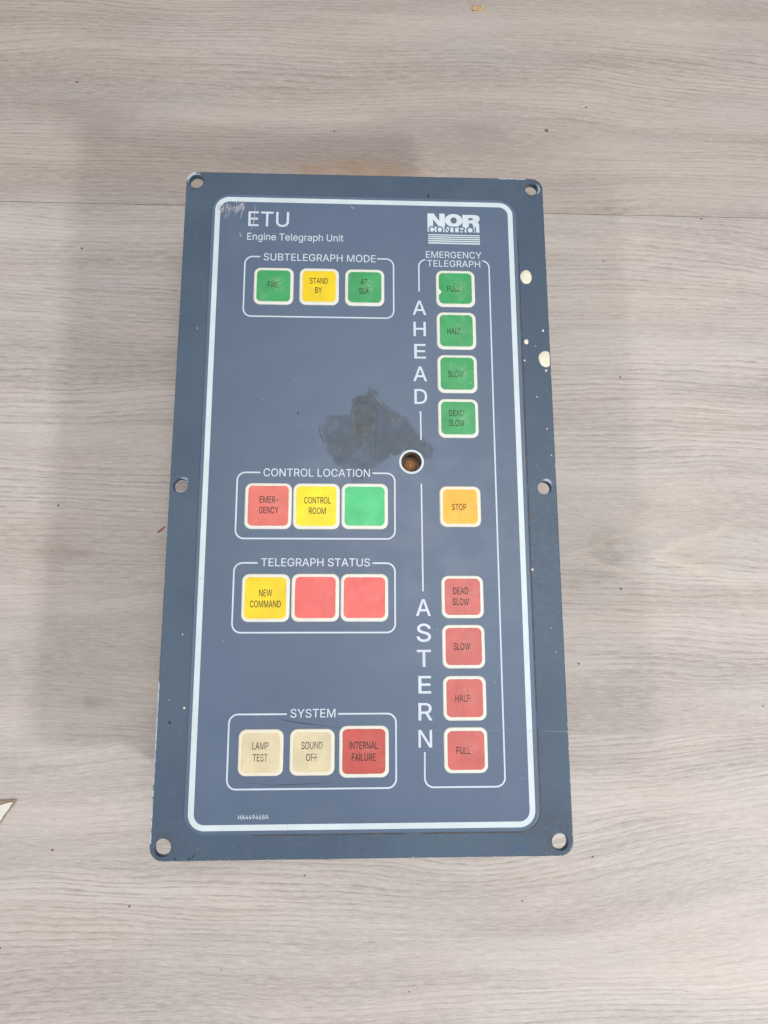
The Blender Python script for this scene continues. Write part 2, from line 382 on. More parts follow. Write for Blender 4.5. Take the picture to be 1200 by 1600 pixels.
# outlines of the capital letters, a few small ones and figures: {char: [advance, [loops]]}
GLYPH = json.loads('''{"A":[480,[[16,0,201,509,276,509,463,0,395,0,344,142,135,142,85,0],[324,199,239,440,155,199]]],"B":[456,[[60,0,60,509,241,509,274,507,304,501,329,491,350,477,367,461,381,442,390,421,396,398,398,374,397,353,393,336,387,320,356,286,315,267,315,262,331,260,347,254,363,245,378,234,391,220,402,203,411,184,416,161,418,136,416,111,410,88,400,67,386,48,368,31,344,18,328,11,311,6,291,3,270,1,247,0],[125,57,245,57,281,60,309,67,330,80,344,96,353,115,355,137,354,153,350,169,342,184,333,197,320,209,306,218,289,225,269,229,248,231,125,231],[125,285,238,285,256,287,273,290,288,296,323,326,330,340,335,355,336,372,333,393,326,412,313,429,294,442,270,449,240,452,125,452]]],"C":[510,[[267,-7,242,-6,217,-2,194,5,171,13,150,25,131,39,113,55,97,73,82,93,70,115,59,140,51,166,45,193,41,223,40,254,41,285,45,315,51,343,59,369,70,393,82,415,97,436,113,454,131,470,150,484,171,495,194,504,217,510,242,514,267,516,293,514,317,511,340,504,362,496,383,485,402,471,419,456,435,438,448,418,459,397,467,373,473,348,408,348,389,395,357,428,315,449,267,456,237,453,209,445,184,432,169,422,156,410,145,396,134,381,125,364,117,345,111,325,107,303,104,279,103,254,104,229,107,206,111,184,117,163,125,145,134,127,145,112,157,98,170,87,184,76,210,63,237,56,267,53,315,60,357,81,389,114,408,160,473,160,467,135,459,112,448,91,435,71,420,53,402,38,383,24,363,13,341,5,317,-2,293,-6]]],"D":[502,[[219,0,96,0,96,57,215,57,239,58,261,61,282,66,301,72,318,81,333,91,347,103,360,117,370,132,379,149,386,168,392,187,396,209,398,231,399,255,398,279,396,302,392,323,386,342,379,361,370,377,360,392,348,406,335,418,320,428,303,437,285,443,265,448,244,451,221,452,93,452,93,509,225,509,254,507,281,504,307,498,331,489,353,478,373,465,391,450,407,432,421,413,433,391,444,367,451,342,457,315,460,286,462,255,460,224,457,195,451,168,443,142,433,119,421,97,406,77,390,60,371,44,351,31,328,20,303,11,277,5,249,1],[125,509,125,0,60,0,60,509]]],"E":[419,[[60,0,60,509,372,509,372,452,125,452,125,286,355,286,355,229,125,229,125,57,375,57,375,0]]],"F":[410,[[60,0,60,509,369,509,369,452,125,452,125,278,346,278,346,221,125,221,125,0]]],"G":[520,[[269,-7,242,-6,217,-2,193,5,171,14,149,25,130,39,112,55,96,73,82,93,69,116,59,140,51,166,45,194,41,223,40,254,41,285,45,315,51,343,59,369,69,393,82,415,96,436,112,454,129,470,149,484,170,495,192,504,215,510,239,514,265,516,291,514,316,510,340,504,363,494,384,483,403,469,421,453,436,436,449,416,460,395,468,373,474,349,408,349,387,393,356,427,315,448,265,456,236,453,209,445,183,432,160,414,141,392,125,364,117,345,111,325,107,303,104,279,103,254,104,229,107,206,111,184,117,163,125,145,134,128,145,112,157,99,170,87,184,76,210,63,238,56,269,53,296,55,322,61,345,71,365,85,382,102,396,123,407,147,413,173,414,199,283,199,283,256,478,256,478,200,477,176,474,152,468,131,461,110,451,91,439,73,426,57,411,43,395,30,377,19,357,10,337,2,315,-3,292,-6]]],"H":[517,[[60,0,60,509,125,509,125,289,392,289,392,509,457,509,457,0,392,0,392,232,125,232,125,0]]],"I":[186,[[60,0,60,509,125,509,125,0]]],"L":[393,[[60,0,60,509,125,509,125,57,361,57,361,0]]],"M":[628,[[60,0,60,509,152,509,314,90,476,509,568,509,568,0,506,0,506,420,342,0,286,0,122,420,122,0]]],"N":[523,[[60,0,60,509,136,509,401,95,401,509,463,509,463,0,387,0,122,412,122,0]]],"O":[533,[[267,-7,241,-6,217,-2,194,5,171,13,150,25,131,39,113,55,97,73,82,93,70,115,59,140,51,166,45,193,41,223,40,254,41,285,45,315,51,343,59,369,70,393,82,415,97,436,113,454,131,470,150,484,171,495,194,504,217,510,241,514,267,516,293,514,317,510,340,504,363,495,384,484,403,470,421,454,437,436,451,415,464,393,474,369,482,343,488,315,492,285,493,254,492,223,488,193,482,166,474,140,464,115,451,93,437,73,421,55,403,39,384,25,363,13,340,5,317,-2,293,-6],[267,53,296,55,324,63,349,76,364,86,377,98,388,112,399,127,408,144,416,163,422,183,427,205,429,229,430,254,429,279,427,303,422,325,416,346,408,365,399,382,388,397,377,411,364,423,349,433,324,446,296,453,267,456,237,453,210,445,184,433,170,422,157,411,145,397,135,381,125,364,117,345,111,325,107,303,104,279,103,254,104,229,107,205,111,183,117,163,125,144,135,127,145,112,157,98,170,86,184,76,210,63,237,55]]],"P":[445,[[60,0,60,509,235,509,258,508,279,505,298,501,316,495,332,487,356,471,375,452,390,430,400,404,407,377,409,348,407,318,400,291,390,265,375,243,356,223,332,207,316,199,298,193,279,189,258,187,235,186,125,186,125,0],[125,242,233,242,257,244,279,248,297,256,312,266,324,279,333,294,339,310,343,328,344,348,343,367,339,385,333,402,324,416,312,428,297,439,279,446,257,451,232,452,125,452]]],"R":[449,[[60,0,60,509,236,509,259,508,280,505,299,501,317,496,333,489,356,473,376,455,390,433,401,408,407,381,409,352,407,323,401,296,390,271,376,250,356,232,333,217,317,210,299,205,279,201,258,198,236,198,125,198,125,0],[125,255,234,255,258,256,280,260,298,267,313,276,325,287,334,300,340,316,344,333,345,352,344,371,340,389,334,405,325,419,313,430,298,440,279,446,258,451,233,452,125,452],[353,0,230,229,303,229,428,0]]],"S":[447,[[224,-9,202,-8,182,-6,162,-2,144,3,128,9,102,23,81,40,64,60,51,83,42,109,38,137,104,137,108,118,114,102,123,88,136,76,150,66,166,59,224,49,246,50,267,54,286,60,303,69,317,79,329,92,338,106,344,122,346,139,344,154,340,168,332,179,296,205,245,222,184,239,160,247,138,256,118,266,101,277,86,289,74,303,64,318,57,335,53,353,52,372,54,400,62,425,75,448,92,468,113,484,138,498,154,504,171,509,189,513,208,515,227,516,247,515,266,513,283,509,300,504,316,498,340,484,360,468,377,449,390,427,398,403,401,378,337,378,332,402,320,421,302,437,280,449,254,456,225,459,204,457,185,454,167,448,152,440,139,430,129,418,121,405,117,391,115,376,117,359,122,345,131,334,169,308,212,293,264,279,312,264,359,238,372,226,384,213,395,198,402,180,407,161,408,139,406,112,399,87,386,64,370,43,349,25,323,11,306,4,288,-2,268,-6,246,-8]]],"T":[449,[[32,452,32,509,417,509,417,452,257,452,257,0,193,0,193,452]]],"U":[517,[[259,-8,235,-7,213,-4,192,0,172,7,154,15,137,25,121,37,108,50,95,64,85,80,76,97,69,114,64,133,61,153,60,173,60,509,124,509,124,178,126,155,132,133,141,113,153,95,169,80,187,68,208,59,232,53,259,52,285,53,309,59,331,68,349,80,364,95,377,113,385,133,391,155,393,178,393,509,457,509,457,173,456,153,453,133,448,114,441,97,433,80,422,64,410,50,396,37,380,25,363,15,345,7,325,0,304,-4,282,-7]]],"V":[480,[[204,0,16,509,84,509,241,60,395,509,463,509,278,0]]],"W":[686,[[155,0,16,509,82,509,193,65,306,509,380,509,492,65,603,509,670,509,530,0,455,0,343,430,230,0]]],"Y":[472,[[203,0,203,208,16,509,91,509,237,270,381,509,455,509,268,208,268,0]]],"-":[453,[[337,244,337,188,114,188,114,244]]],"4":[453,[[40,105,40,158,247,509,311,509,109,166,109,163,413,163,413,105],[282,0,282,121,282,146,282,318,343,318,343,0]]],"6":[453,[[226,-7,196,-4,168,3,142,15,119,31,100,51,84,74,73,101,66,130,64,162,65,187,71,212,80,239,87,256,97,275,108,295,122,317,137,340,252,509,322,509,187,311,196,307,235,314,265,312,291,305,316,295,337,280,355,262,370,240,380,215,387,187,389,157,387,127,379,98,368,73,352,50,333,30,310,14,284,3,257,-4],[226,48,245,50,263,55,279,63,293,73,304,86,314,101,322,119,326,137,327,157,326,178,322,196,314,213,304,228,293,241,279,251,263,259,245,264,226,265,207,264,190,259,174,252,160,241,148,229,138,214,131,197,126,179,125,158,126,138,131,119,138,102,148,86,160,73,174,63,190,55,207,50]]],"9":[453,[[226,516,256,513,285,506,310,494,333,478,352,458,368,434,380,408,387,378,389,347,387,322,382,296,373,270,365,253,356,234,344,214,331,192,315,168,200,0,130,0,264,196,218,195,188,197,161,203,137,214,116,229,98,247,83,269,72,294,66,321,64,352,66,382,73,411,85,436,101,459,120,479,143,494,168,506,196,513],[226,460,207,459,190,454,174,446,160,435,148,423,138,407,131,390,127,372,125,352,127,331,131,313,138,295,148,280,160,268,174,257,190,250,207,245,226,243,245,245,263,249,279,257,293,267,305,280,314,295,322,312,326,330,327,350,326,371,322,390,314,407,305,422,293,435,279,446,263,454,245,459]]],"8":[453,[[226,-7,206,-6,187,-4,169,0,152,5,136,11,111,25,91,42,74,62,62,84,54,109,52,135,53,156,58,176,65,195,75,212,87,228,101,241,117,252,134,260,153,265,153,267,129,276,109,289,93,308,80,330,73,354,70,380,73,405,79,429,90,450,106,469,124,485,146,498,170,508,197,514,226,516,255,514,282,508,306,498,328,485,346,469,361,450,373,429,379,405,382,380,379,354,372,330,359,308,343,289,323,276,300,267,300,265,319,260,335,252,351,241,365,228,377,212,387,195,395,176,399,156,401,135,398,109,391,84,378,62,362,42,341,25,317,11,301,5,284,0,265,-4,246,-6],[226,49,248,50,267,54,285,60,300,69,313,79,323,91,331,106,335,121,337,139,335,157,330,173,322,189,312,202,298,213,283,223,265,230,247,234,226,235,206,234,187,230,169,223,154,213,140,202,130,189,122,173,117,157,115,139,117,121,121,106,129,91,139,79,152,69,167,60,185,54,205,50],[226,290,274,300,307,330,314,344,318,359,319,376,308,420,275,449,226,460,177,449,145,420,138,407,134,392,133,376,134,359,138,344,145,330,178,300]]],"n":[410,[[114,227,114,0,53,0,53,379,112,379,112,312,116,319,132,344,152,362,175,374,200,382,227,384,252,383,275,377,295,369,313,356,328,340,341,321,350,298,355,271,357,240,357,0,296,0,296,235,293,263,286,286,273,304,256,318,235,326,210,329,192,328,176,324,161,317,147,308,136,297,126,283,119,266,115,248]]],"g":[425,[[207,-151,180,-149,156,-146,134,-140,114,-132,97,-122,82,-110,51,-69,101,-41,122,-66,154,-88,207,-97,236,-95,261,-87,282,-75,298,-58,308,-34,311,-6,311,68,306,68,287,41,252,16,236,10,217,6,195,5,165,7,138,14,113,27,90,43,71,65,55,90,48,108,42,126,38,147,35,168,34,191,35,214,37,236,42,256,47,275,55,293,71,320,90,342,112,361,138,374,166,382,196,384,218,383,237,379,253,373,288,346,308,319,313,319,313,379,372,379,372,-9,370,-40,363,-67,350,-90,334,-109,314,-124,291,-136,265,-144,237,-149],[205,59,227,61,246,66,264,75,278,87,290,103,300,121,307,142,311,166,312,193,311,219,307,242,300,264,291,283,279,299,264,312,247,322,227,328,205,330,182,328,163,322,145,312,130,298,118,282,109,262,102,241,98,218,96,193,98,167,102,144,109,123,118,104,131,88,145,76,163,66,183,61]]],"i":[167,[[53,0,53,379,114,379,114,0],[84,443,54,455,41,483,54,512,84,524,114,512,126,483,114,455]]],"e":[404,[[212,-8,191,-7,170,-4,151,1,133,8,117,16,102,27,88,39,76,53,65,68,56,85,48,103,42,122,38,143,35,164,34,187,35,210,38,231,42,252,48,271,55,290,64,307,75,322,87,336,100,349,115,359,131,368,148,375,166,380,185,383,205,384,226,383,246,380,266,374,285,366,303,355,319,341,334,324,347,305,357,282,365,256,370,227,371,194,371,169,96,169,98,151,102,127,110,106,121,88,135,73,151,61,169,53,190,48,212,46,254,53,285,73,306,105,365,91,358,72,348,55,335,39,320,26,302,14,283,4,261,-3,237,-7],[97,221,308,221,308,226,304,248,298,269,288,286,277,301,263,314,246,323,227,328,205,330,183,328,164,323,146,313,131,301,119,286,109,270,102,251,97,231]]],"l":[189,[[139,-2,112,0,91,8,74,20,62,37,55,59,53,84,53,509,114,509,114,99,120,62,146,52,160,53,170,54,181,3,162,-1]]],"r":[259,[[53,0,53,379,112,379,112,321,115,321,124,339,137,354,152,367,171,377,191,383,213,385,229,384,243,384,243,322,230,324,207,326,159,315,126,284,119,269,115,254,114,237,114,0]]],"a":[389,[[160,-9,137,-7,115,-3,94,5,76,15,60,29,48,45,38,63,32,84,30,108,32,128,36,146,43,161,78,193,125,211,178,220,234,227,265,235,276,255,276,257,267,297,240,322,196,331,149,322,118,301,100,274,41,291,51,313,64,331,79,346,95,358,114,368,133,375,194,384,239,379,286,360,300,350,312,336,322,320,330,301,335,278,337,251,337,0,277,0,277,52,272,52,252,25,215,1,199,-4,181,-7],[170,45,192,47,211,51,228,59,242,68,254,80,263,93,276,138,276,190,259,182,231,176,200,171,175,168,134,159,103,139,92,105,102,72,130,52]]],"p":[424,[[53,-143,53,379,112,379,112,319,118,319,137,346,171,373,188,379,207,383,229,384,259,382,287,374,313,361,335,342,354,320,370,293,377,274,383,255,387,234,389,212,390,189,389,165,387,143,383,122,377,103,370,84,355,57,336,34,313,16,288,3,260,-6,229,-8,208,-7,189,-3,173,4,138,31,118,59,114,59,114,-143],[220,47,242,49,262,55,279,66,294,80,306,97,316,117,323,139,327,163,328,189,327,215,323,239,316,261,307,281,295,298,280,311,262,322,243,328,220,330,198,328,178,322,161,312,147,299,134,282,125,263,118,241,114,216,113,189,114,162,118,138,125,115,135,95,147,78,162,65,179,55,198,49]]],"h":[410,[[114,227,114,0,53,0,53,509,114,509,114,315,116,319,132,344,152,362,175,374,200,382,227,384,252,383,275,377,295,369,313,356,328,340,341,321,350,298,355,271,357,240,357,0,296,0,296,235,293,263,286,286,273,304,256,318,235,326,210,329,192,328,176,324,161,317,147,308,136,297,126,283,119,266,115,248]]],"t":[227,[[204,379,204,327,6,327,6,379],[65,471,126,471,126,98,136,61,170,50,185,51,202,54,213,2,192,-3,168,-4,138,-1,113,7,92,21,77,41,68,64,65,93]]]}''')
def text(s, x0, x1, y, cap, z, bold=0.0, spacing=0.0):
    """one line of lettering, fitted between x0 and x1 with its baseline at y and capitals cap high"""
    pen, shapes = 0.0, []
    for ch in s:
        if ch == ' ': pen += 190; continue
        adv, loops = GLYPH[ch]
        shp = []
        for lp in loops:
            pts = [(lp[i] + pen, lp[i + 1]) for i in range(0, len(lp), 2)]
            if bold:
                n = len(pts); q = []
                for i in range(n):
                    a, b, c = Vector(pts[i - 1]), Vector(pts[i]), Vector(pts[(i + 1) % n])
                    d1, d2 = (b - a).normalized(), (c - b).normalized()
                    nn = Vector((-d1.y, d1.x)) + Vector((-d2.y, d2.x))
                    L = nn.length
                    m = b + nn / L * min(bold * 2 / max(L, 0.6), bold * 1.6)
                    q.append((m.x, m.y))
                pts = q
            shp.append(pts)
        shapes += group_loops(shp)
        pen += adv + spacing
    xs = [p[0] for sh in shapes for lp in sh for p in lp]; lo, hi = min(xs), max(xs)
    sx = (x1 - x0) / (hi - lo); sy = cap / (509.0 + 2 * abs(bold)); o = abs(bold)
    shapes = [[[(x0 + (p[0] - lo) * sx, y + (p[1] + o) * sy) for p in lp] for lp in sh] for sh in shapes]
    return flat(shapes, z)
def sarea(lp): return sum(lp[i - 1][0] * lp[i][1] - lp[i][0] * lp[i - 1][1] for i in range(len(lp))) / 2
def inside(p, lp):
    r = False; j = len(lp) - 1
    for i in range(len(lp)):
        if (lp[i][1] > p[1]) != (lp[j][1] > p[1]) and p[0] < (lp[j][0] - lp[i][0]) * (p[1] - lp[i][1]) / (lp[j][1] - lp[i][1]) + lp[i][0]: r = not r
        j = i
    return r
def group_loops(loops):
    """overlapping contours of a letter: every loop wound like the largest is a shape, the others are holes"""
    loops = sorted(loops, key=lambda l: -abs(sarea(l))); s0 = sarea(loops[0]) > 0; out = [[l] for l in loops if (sarea(l) > 0) == s0]
    for lp in loops:
        if (sarea(lp) > 0) != s0:
            for g in out:
                if inside(lp[0], g[0]): g.append(lp); break
    return out
def natural(s): 
    return sum(190 if c == ' ' else GLYPH[c][0] for c in s)

# ---------------------------------------------------------------- the floor
fl = bpy.data.objects.new('floor', None); COL.objects.link(fl); fl['kind'] = 'structure'
fl['label'] = 'pale grey wood-effect laminate floor planks running across the photo'; fl['category'] = 'floor'
SEAM = 158.0
def plank(x0, x1, y0, y1, mat, z=0.0):
    lv = [(z, [rrect(x0 + .22, x1 - .22, y0 + .22, y1 - .22, .2, 2)]), (z - .06, [rrect(x0 + .1, x1 - .1, y0 + .1, y1 - .1, .3, 2)]), (z - .6, [rrect(x0 + .04, x1 - .04, y0 + .04, y1 - .04, .4, 2)]), (z - 8, [rrect(x0 + .04, x1 - .04, y0 + .04, y1 - .04, .4, 2)])]
    V, F = solid(lv)
    return link('floor_plank', V, F, mat, fl)
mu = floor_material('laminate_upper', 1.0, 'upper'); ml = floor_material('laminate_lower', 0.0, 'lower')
WD = 390.0
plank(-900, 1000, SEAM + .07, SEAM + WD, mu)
plank(-760, 1200, SEAM - WD, SEAM - .07, ml)
plank(-1000, 900, SEAM - 2 * WD, SEAM - WD - .3, mu)
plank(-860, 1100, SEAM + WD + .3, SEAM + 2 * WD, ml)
sb = link('subfloor', [(-1500, -1500, -8.2), (1500, -1500, -8.2), (1500, 1500, -8.2), (-1500, 1500, -8.2)], [(0, 1, 2, 3)], plain('dark_underlay', (70, 62, 55), 0.9), None)
sb.name = 'floor_underlay'; sb['kind'] = 'structure'

# ---------------------------------------------------------------- the telegraph unit
unit = bpy.data.objects.new('engine_telegraph_unit', None); COL.objects.link(unit)
unit['label'] = 'blue grey ship engine telegraph push-button panel lying on the pale wood floor'; unit['category'] = 'control panel'
HOLES = [(-75.1, 138.0), (74.8, 138.0), (-75.2, -0.2), (74.7, -0.1), (-75.1, -138.4), (74.8, -138.2)]
LED = (19.3, 10.5)
x0, x1, y0, y1 = -80, 80, -143.3, 143.3
def plate_loops(b, hb):
    rs = [5.0 - b * .3] * 3 + [5.4]
    o = rrect(x0 + b, x1 - b, y0 + b, y1 - b, 5, 8, rs)
    # the chipped top left corner: straightened and ragged
    q = []
    for (px, py) in o:
        if px < -74 and py > 137.5 and px + 80 - (py - 143.3) > -99:
            t = noise.noise(Vector((px * .9, py * .9, 0))) * .55
            px += .5 + t; py -= .5 - t
        q.append((px, py))
    hs = []
    for i, (cx, cy) in enumerate(HOLES):
        r = (3.0, 2.75, 2.9, 2.75, 3.05, 3.0)[i]
        hs.append([(cx + (r + hb + .13 * noise.noise(Vector((math.cos(k * .157) * 1.7 + i * 3, math.sin(k * .157) * 1.7, i)))) * math.cos(k * .157),
                    cy + (r + hb + .13 * noise.noise(Vector((math.cos(k * .157) * 1.7 + i * 3, math.sin(k * .157) * 1.7, i + 5)))) * math.sin(k * .157)) for k in range(40)])
    hs.append(circle(LED[0], LED[1], 4.3))
    return [q] + hs
V, F = solid([(HF, plate_loops(.55, .3)), (HF - .12, plate_loops(.28, .15)), (HF - .35, plate_loops(.08, .03)), (HF - .7, plate_loops(0, 0)), (HF - 2.6, plate_loops(0, 0))])
face = link('face_plate', V, F, M['plate'], unit)
# enclosure behind the plate
def enc(b): return [rrect(-68 + b, 68 - b, -131 + b, 131 - b, 4, 5), circle(LED[0], LED[1], 4.6)]
V, F = solid([(HF - 2.65, enc(0)), (3.0, enc(0)), (1.2, enc(.6)), (0.05, enc(2))])
box = link('enclosure', V, F, M['box'], unit)
# overlay (membrane) with the LED opening
OZ = HF + 0.35
def ov(b): return [rrect(-67.8 + b, 67.4 - b, -134.2 + b, 132.0 - b, 8.2 - b, 12), circle(LED[0], LED[1], 4.25 + b * .4)]
V, F = solid([(OZ, ov(.35)), (OZ - .10, ov(.12)), (OZ - .3, ov(0)), (HF + 0.01, ov(0))], bottom=False)
over = link('front_overlay', V, F, M['overlay'], unit)
# white frame line
Z1 = OZ + 0.03
V, F = flat([[rrect(-66.2, 65.6, -132.7, 130.4, 6.2, 12), rrect(-64.0, 63.4, -130.6, 128.2, 4.0, 12)]], Z1)
link('border_line', V, F, M['white'], over, label='thick white border line round the front overlay')
# LED ring, well and lamp
V, F = flat([[circle(*LED, 5.15), circle(*LED, 4.3)]], Z1)
ind = bpy.data.objects.new('indicator_lamp', None)
V2, F2 = [], []
n = 40
for (r, z) in ((4.26, OZ - .2), (4.2, HF - 2.5), (4.0, HF - 6.5)):
    V2 += [(LED[0] + r * math.cos(2 * math.pi * i / n), LED[1] + r * math.sin(2 * math.pi * i / n), z) for i in range(n)]
for k in range(2):
    for i in range(n):
        j = (i + 1) % n; F2.append((k * n + i, k * n + j, (k + 1) * n + j, (k + 1) * n + i))
V2.append((LED[0], LED[1], HF - 6.5)); F2 += [(2 * n + i, 2 * n + (i + 1) % n, 3 * n) for i in range(n)]
well = link('indicator_lamp', V2, F2, M['tube'], unit, smooth=False, label='round white-ringed opening with an amber brown lamp inside')
link('ring', V, F, M['white'], well)
# domed lens
V2, F2 = [], []
for a in range(7):
    th = math.radians(90 * a / 6)
    V2 += [(LED[0] - .4 + 3.3 * math.sin(th) * math.cos(2 * math.pi * i / 24), LED[1] - .5 + 3.3 * math.sin(th) * math.sin(2 * math.pi * i / 24), HF - 6.4 + 3.3 * math.cos(th)) for i in range(24)]
for a in range(6):
    for i in range(24):
        j = (i + 1) % 24; F2.append((a * 24 + i, (a + 1) * 24 + i, (a + 1) * 24 + j, a * 24 + j))
link('lens', V2, F2, M['lamp'], well, smooth=True)

# group outlines with a gap for their titles
Z2 = OZ + 0.03
def outline(xa, xb, ya, yb, g0, g1, r=3.4, w=.62):
    p = rrect(xa, xb, ya, yb, r, 8)         # starts at the bottom-left corner, counter-clockwise
    k = 9 * 3
    tr, tl = p[:k], p[k:]
    return [(g0, yb)] + tl + tr + [(g1, yb)]
GR = [('SUBTELEGRAPH MODE', -52.4, 12.2, 74.2, 102.0, -45.9, 5.0, -44.4, 4.4, 100.3, 3.35),
      ('CONTROL LOCATION', -52.3, 12.3, -21.9, 5.5, -43.0, 3.1, -41.7, 2.0, 3.9, 3.3),
      ('TELEGRAPH STATUS', -52.3, 12.2, -59.4, -31.8, -43.0, 3.1, -41.6, 2.1, -33.1, 3.2),
      ('SYSTEM', -52.1, 12.3, -118.0, -90.5, -30.0, -10.2, -28.6, -11.2, -91.8, 3.2)]
for (t, xa, xb, ya, yb, g0, g1, t0, t1, by, cap) in GR:
    V, F = stroke(outline(xa, xb, ya, yb, g0, g1), .62, Z2)
    go = link('group_outline', V, F, M['line'], over, label='thin white outline of the %s group' % t.lower())
    V, F = text(t, t0, t1, by, cap, Z2, bold=3)
    link('lettering', V, F, M['line'], over, label='white lettering reading ' + t)
# the telegraph column outline: broken line with AHEAD and ASTERN in it
p = rrect(23.3, 54.3, -117.9, 102.1, 3.4, 8)
bl, br, tr, tl = p[:9], p[9:18], p[18:27], p[27:]
s = join(stroke([(23.4, -105.0)] + bl + br + tr + [(51.6, 102.0)], .6, Z2), stroke([(26.2, 102.1)] + tl[1:] + [(23.3, 86.9)], .6, Z2),
         stroke([(23.3, 32.5), (23.4, 19.9)], .6, Z2), stroke([(23.3, 1.2), (23.45, -43.1)], .6, Z2))
link('group_outline', s[0], s[1], M['line'], over, label='thin white broken outline of the emergency telegraph column')
for t, a, b, y, cap, bd in (('EMERGENCY', 26.5, 51.1, 103.0, 3.1, 3), ('TELEGRAPH', 27.0, 50.4, 98.8, 3.1, 3), ('ETU', -51.6, -33.8, 116.5, 7.1, 4), ('Engine Telegraph Unit', -51.8, -9.8, 109.9, 3.3, 3),
                      ('HA449468A', -47.4, -36.0, -128.7, 1.6, 3)):
    V, F = text(t, a, b, y, cap, Z2, bold=bd)
    link('lettering', V, F, M['line'], over, label='white lettering reading ' + t)
for ch, a, b, y, cap in (('A', 20.4, 26.3, 76.0, 6.6), ('H', 20.7, 26.0, 66.2, 6.6), ('E', 20.9, 25.9, 56.0, 6.6), ('A', 20.4, 26.3, 45.8, 6.6), ('D', 20.8, 26.2, 35.7, 6.6),
                      ('A', 20.5, 26.5, -52.9, 6.7), ('S', 20.7, 26.4, -63.0, 7.0), ('T', 20.7, 26.3, -72.8, 6.6), ('E', 21.2, 26.2, -83.0, 6.7), ('R', 21.1, 26.6, -93.2, 6.6), ('N', 21.0, 26.3, -103.3, 6.6)):
    V, F = text(ch, a, b, y, cap, Z2, bold=6)
    link('lettering', V, F, M['line'], over, label='large white capital %s of %s down the panel' % (ch, 'AHEAD' if y > 0 else 'ASTERN'))

# maker's mark: heavy letters over a knocked-out line and five stripes
def lx(px): return 27.4 + (px - 143) * 0.02615
def ly(py): return 124.5 - (py - 105) * 0.02857
def P(*pts): return [(lx(a), ly(b)) for a, b in pts]
def ell(cx, cy, rx, ry, n=40): return [(lx(cx + rx * math.cos(2 * math.pi * i / n)), ly(cy + ry * math.sin(2 * math.pi * i / n))) for i in range(n)]
zL = Z2
Npoly = P((143, 105), (250, 105), (345, 235), (345, 105), (440, 105), (440, 340), (345, 340), (240, 205), (240, 340), (143, 340))
O_ = [ell(590, 218, 150, 112), ell(590, 218, 54, 54)]
Rp = [P((740, 118), (960, 118), (1005, 128), (1032, 150), (1036, 190), (1022, 225), (1000, 240), (1018, 258), (1026, 290), (1026, 340), (925, 340), (918, 290), (905, 268), (880, 262), (848, 262), (848, 340), (740, 340)), P((840, 172), (905, 172), (920, 182), (920, 198), (905, 207), (840, 207))]
parts = [flat([[Npoly]], zL), flat([O_], zL + .004), flat([Rp], zL + .008),
         flat([[P((143, 332), (1026, 332), (1026, 420), (143, 420))]], zL + .012)]
link('lettering', *join(*parts), M['white'], over, label='heavy white maker lettering NOR above a knocked out line')
# the dark letters knocked out of the white band
parts = []
for ch, a, b in (('C', 160, 270), ('O', 292, 410), ('N', 428, 532), ('T', 540, 655), ('R', 672, 795), ('O', 800, 938), ('L', 945, 1022)):
    parts.append(text(ch, lx(a), lx(b), ly(438), ly(322) - ly(438), zL + .03, bold=22))
link('lettering', *join(*parts), M['ground'], over, label='blue grey letters CONTROL in the white band of the maker mark')
link('stripes', *join(*[flat([[P((150, a), (1030, a + 4), (1030, b + 4), (150, b))]], zL) for a, b in ((459, 476), (492, 510), (525, 545), (559, 581), (595, 618))]), M['white'], over, label='five white stripes under the maker lettering')

# ---------------------------------------------------------------- the keys
KEYS = [('FWE', -39.7, 88.2, 17.1, 'green', 'key_white', ['FWE'], -.1, .6, 1, 'green key reading FWE'),
        ('STAND BY', -20.1, 88.3, 17.1, 'yellow', 'key_white', ['STAND', 'BY'], -.2, .4, 0, 'yellow key reading STAND BY'),
        ('AT SEA', -.4, 88.2, 17.1, 'green', 'key_white', ['AT', 'SEA'], -.3, .4, 1, 'green key reading AT SEA'),
        ('EMERGENCY', -39.4, -8.5, 19.1, 'salmon', 'key_white', ['EMER-', 'GENCY'], .3, .4, 0, 'salmon red key reading EMERGENCY'),
        ('CONTROL ROOM', -19.8, -8.5, 19.1, 'yellow_bright', 'key_white', ['CONTROL', 'ROOM'], .4, .2, 0, 'bright yellow key reading CONTROL ROOM'),
        ('', -.1, -8.4, 19.1, 'green_clean', 'key_white', [], 0, 0, 0, 'blank bright green key'),
        ('NEW COMMAND', -39.4, -45.7, 19.1, 'yellow', 'key_white', ['NEW', 'COMMAND'], 0, -.3, 0, 'yellow key reading NEW COMMAND'),
        ('', -19.7, -45.6, 19.1, 'red_clean', 'key_white', [], 0, 0, 0, 'blank red key beside the NEW COMMAND key'),
        ('', -.1, -45.6, 19.1, 'red_clean', 'key_white', [], 0, 0, 0, 'blank red key at the right of the telegraph status group'),
        ('LAMP TEST', -39.6, -104.6, 17.2, 'cream', 'key_cream', ['LAMP', 'TEST'], -.1, .3, 1, 'cream key reading LAMP TEST'),
        ('SOUND OFF', -20.0, -104.6, 17.2, 'cream', 'key_cream', ['SOUND', 'OFF'], -.1, .3, 1, 'cream key reading SOUND OFF'),
        ('INTERNAL FAILURE', -.1, -104.5, 19.2, 'deep_red', 'key_white', ['INTERNAL', 'FAILURE'], -.1, .1, 0, 'deep red key reading INTERNAL FAILURE')]
RC = 39.2
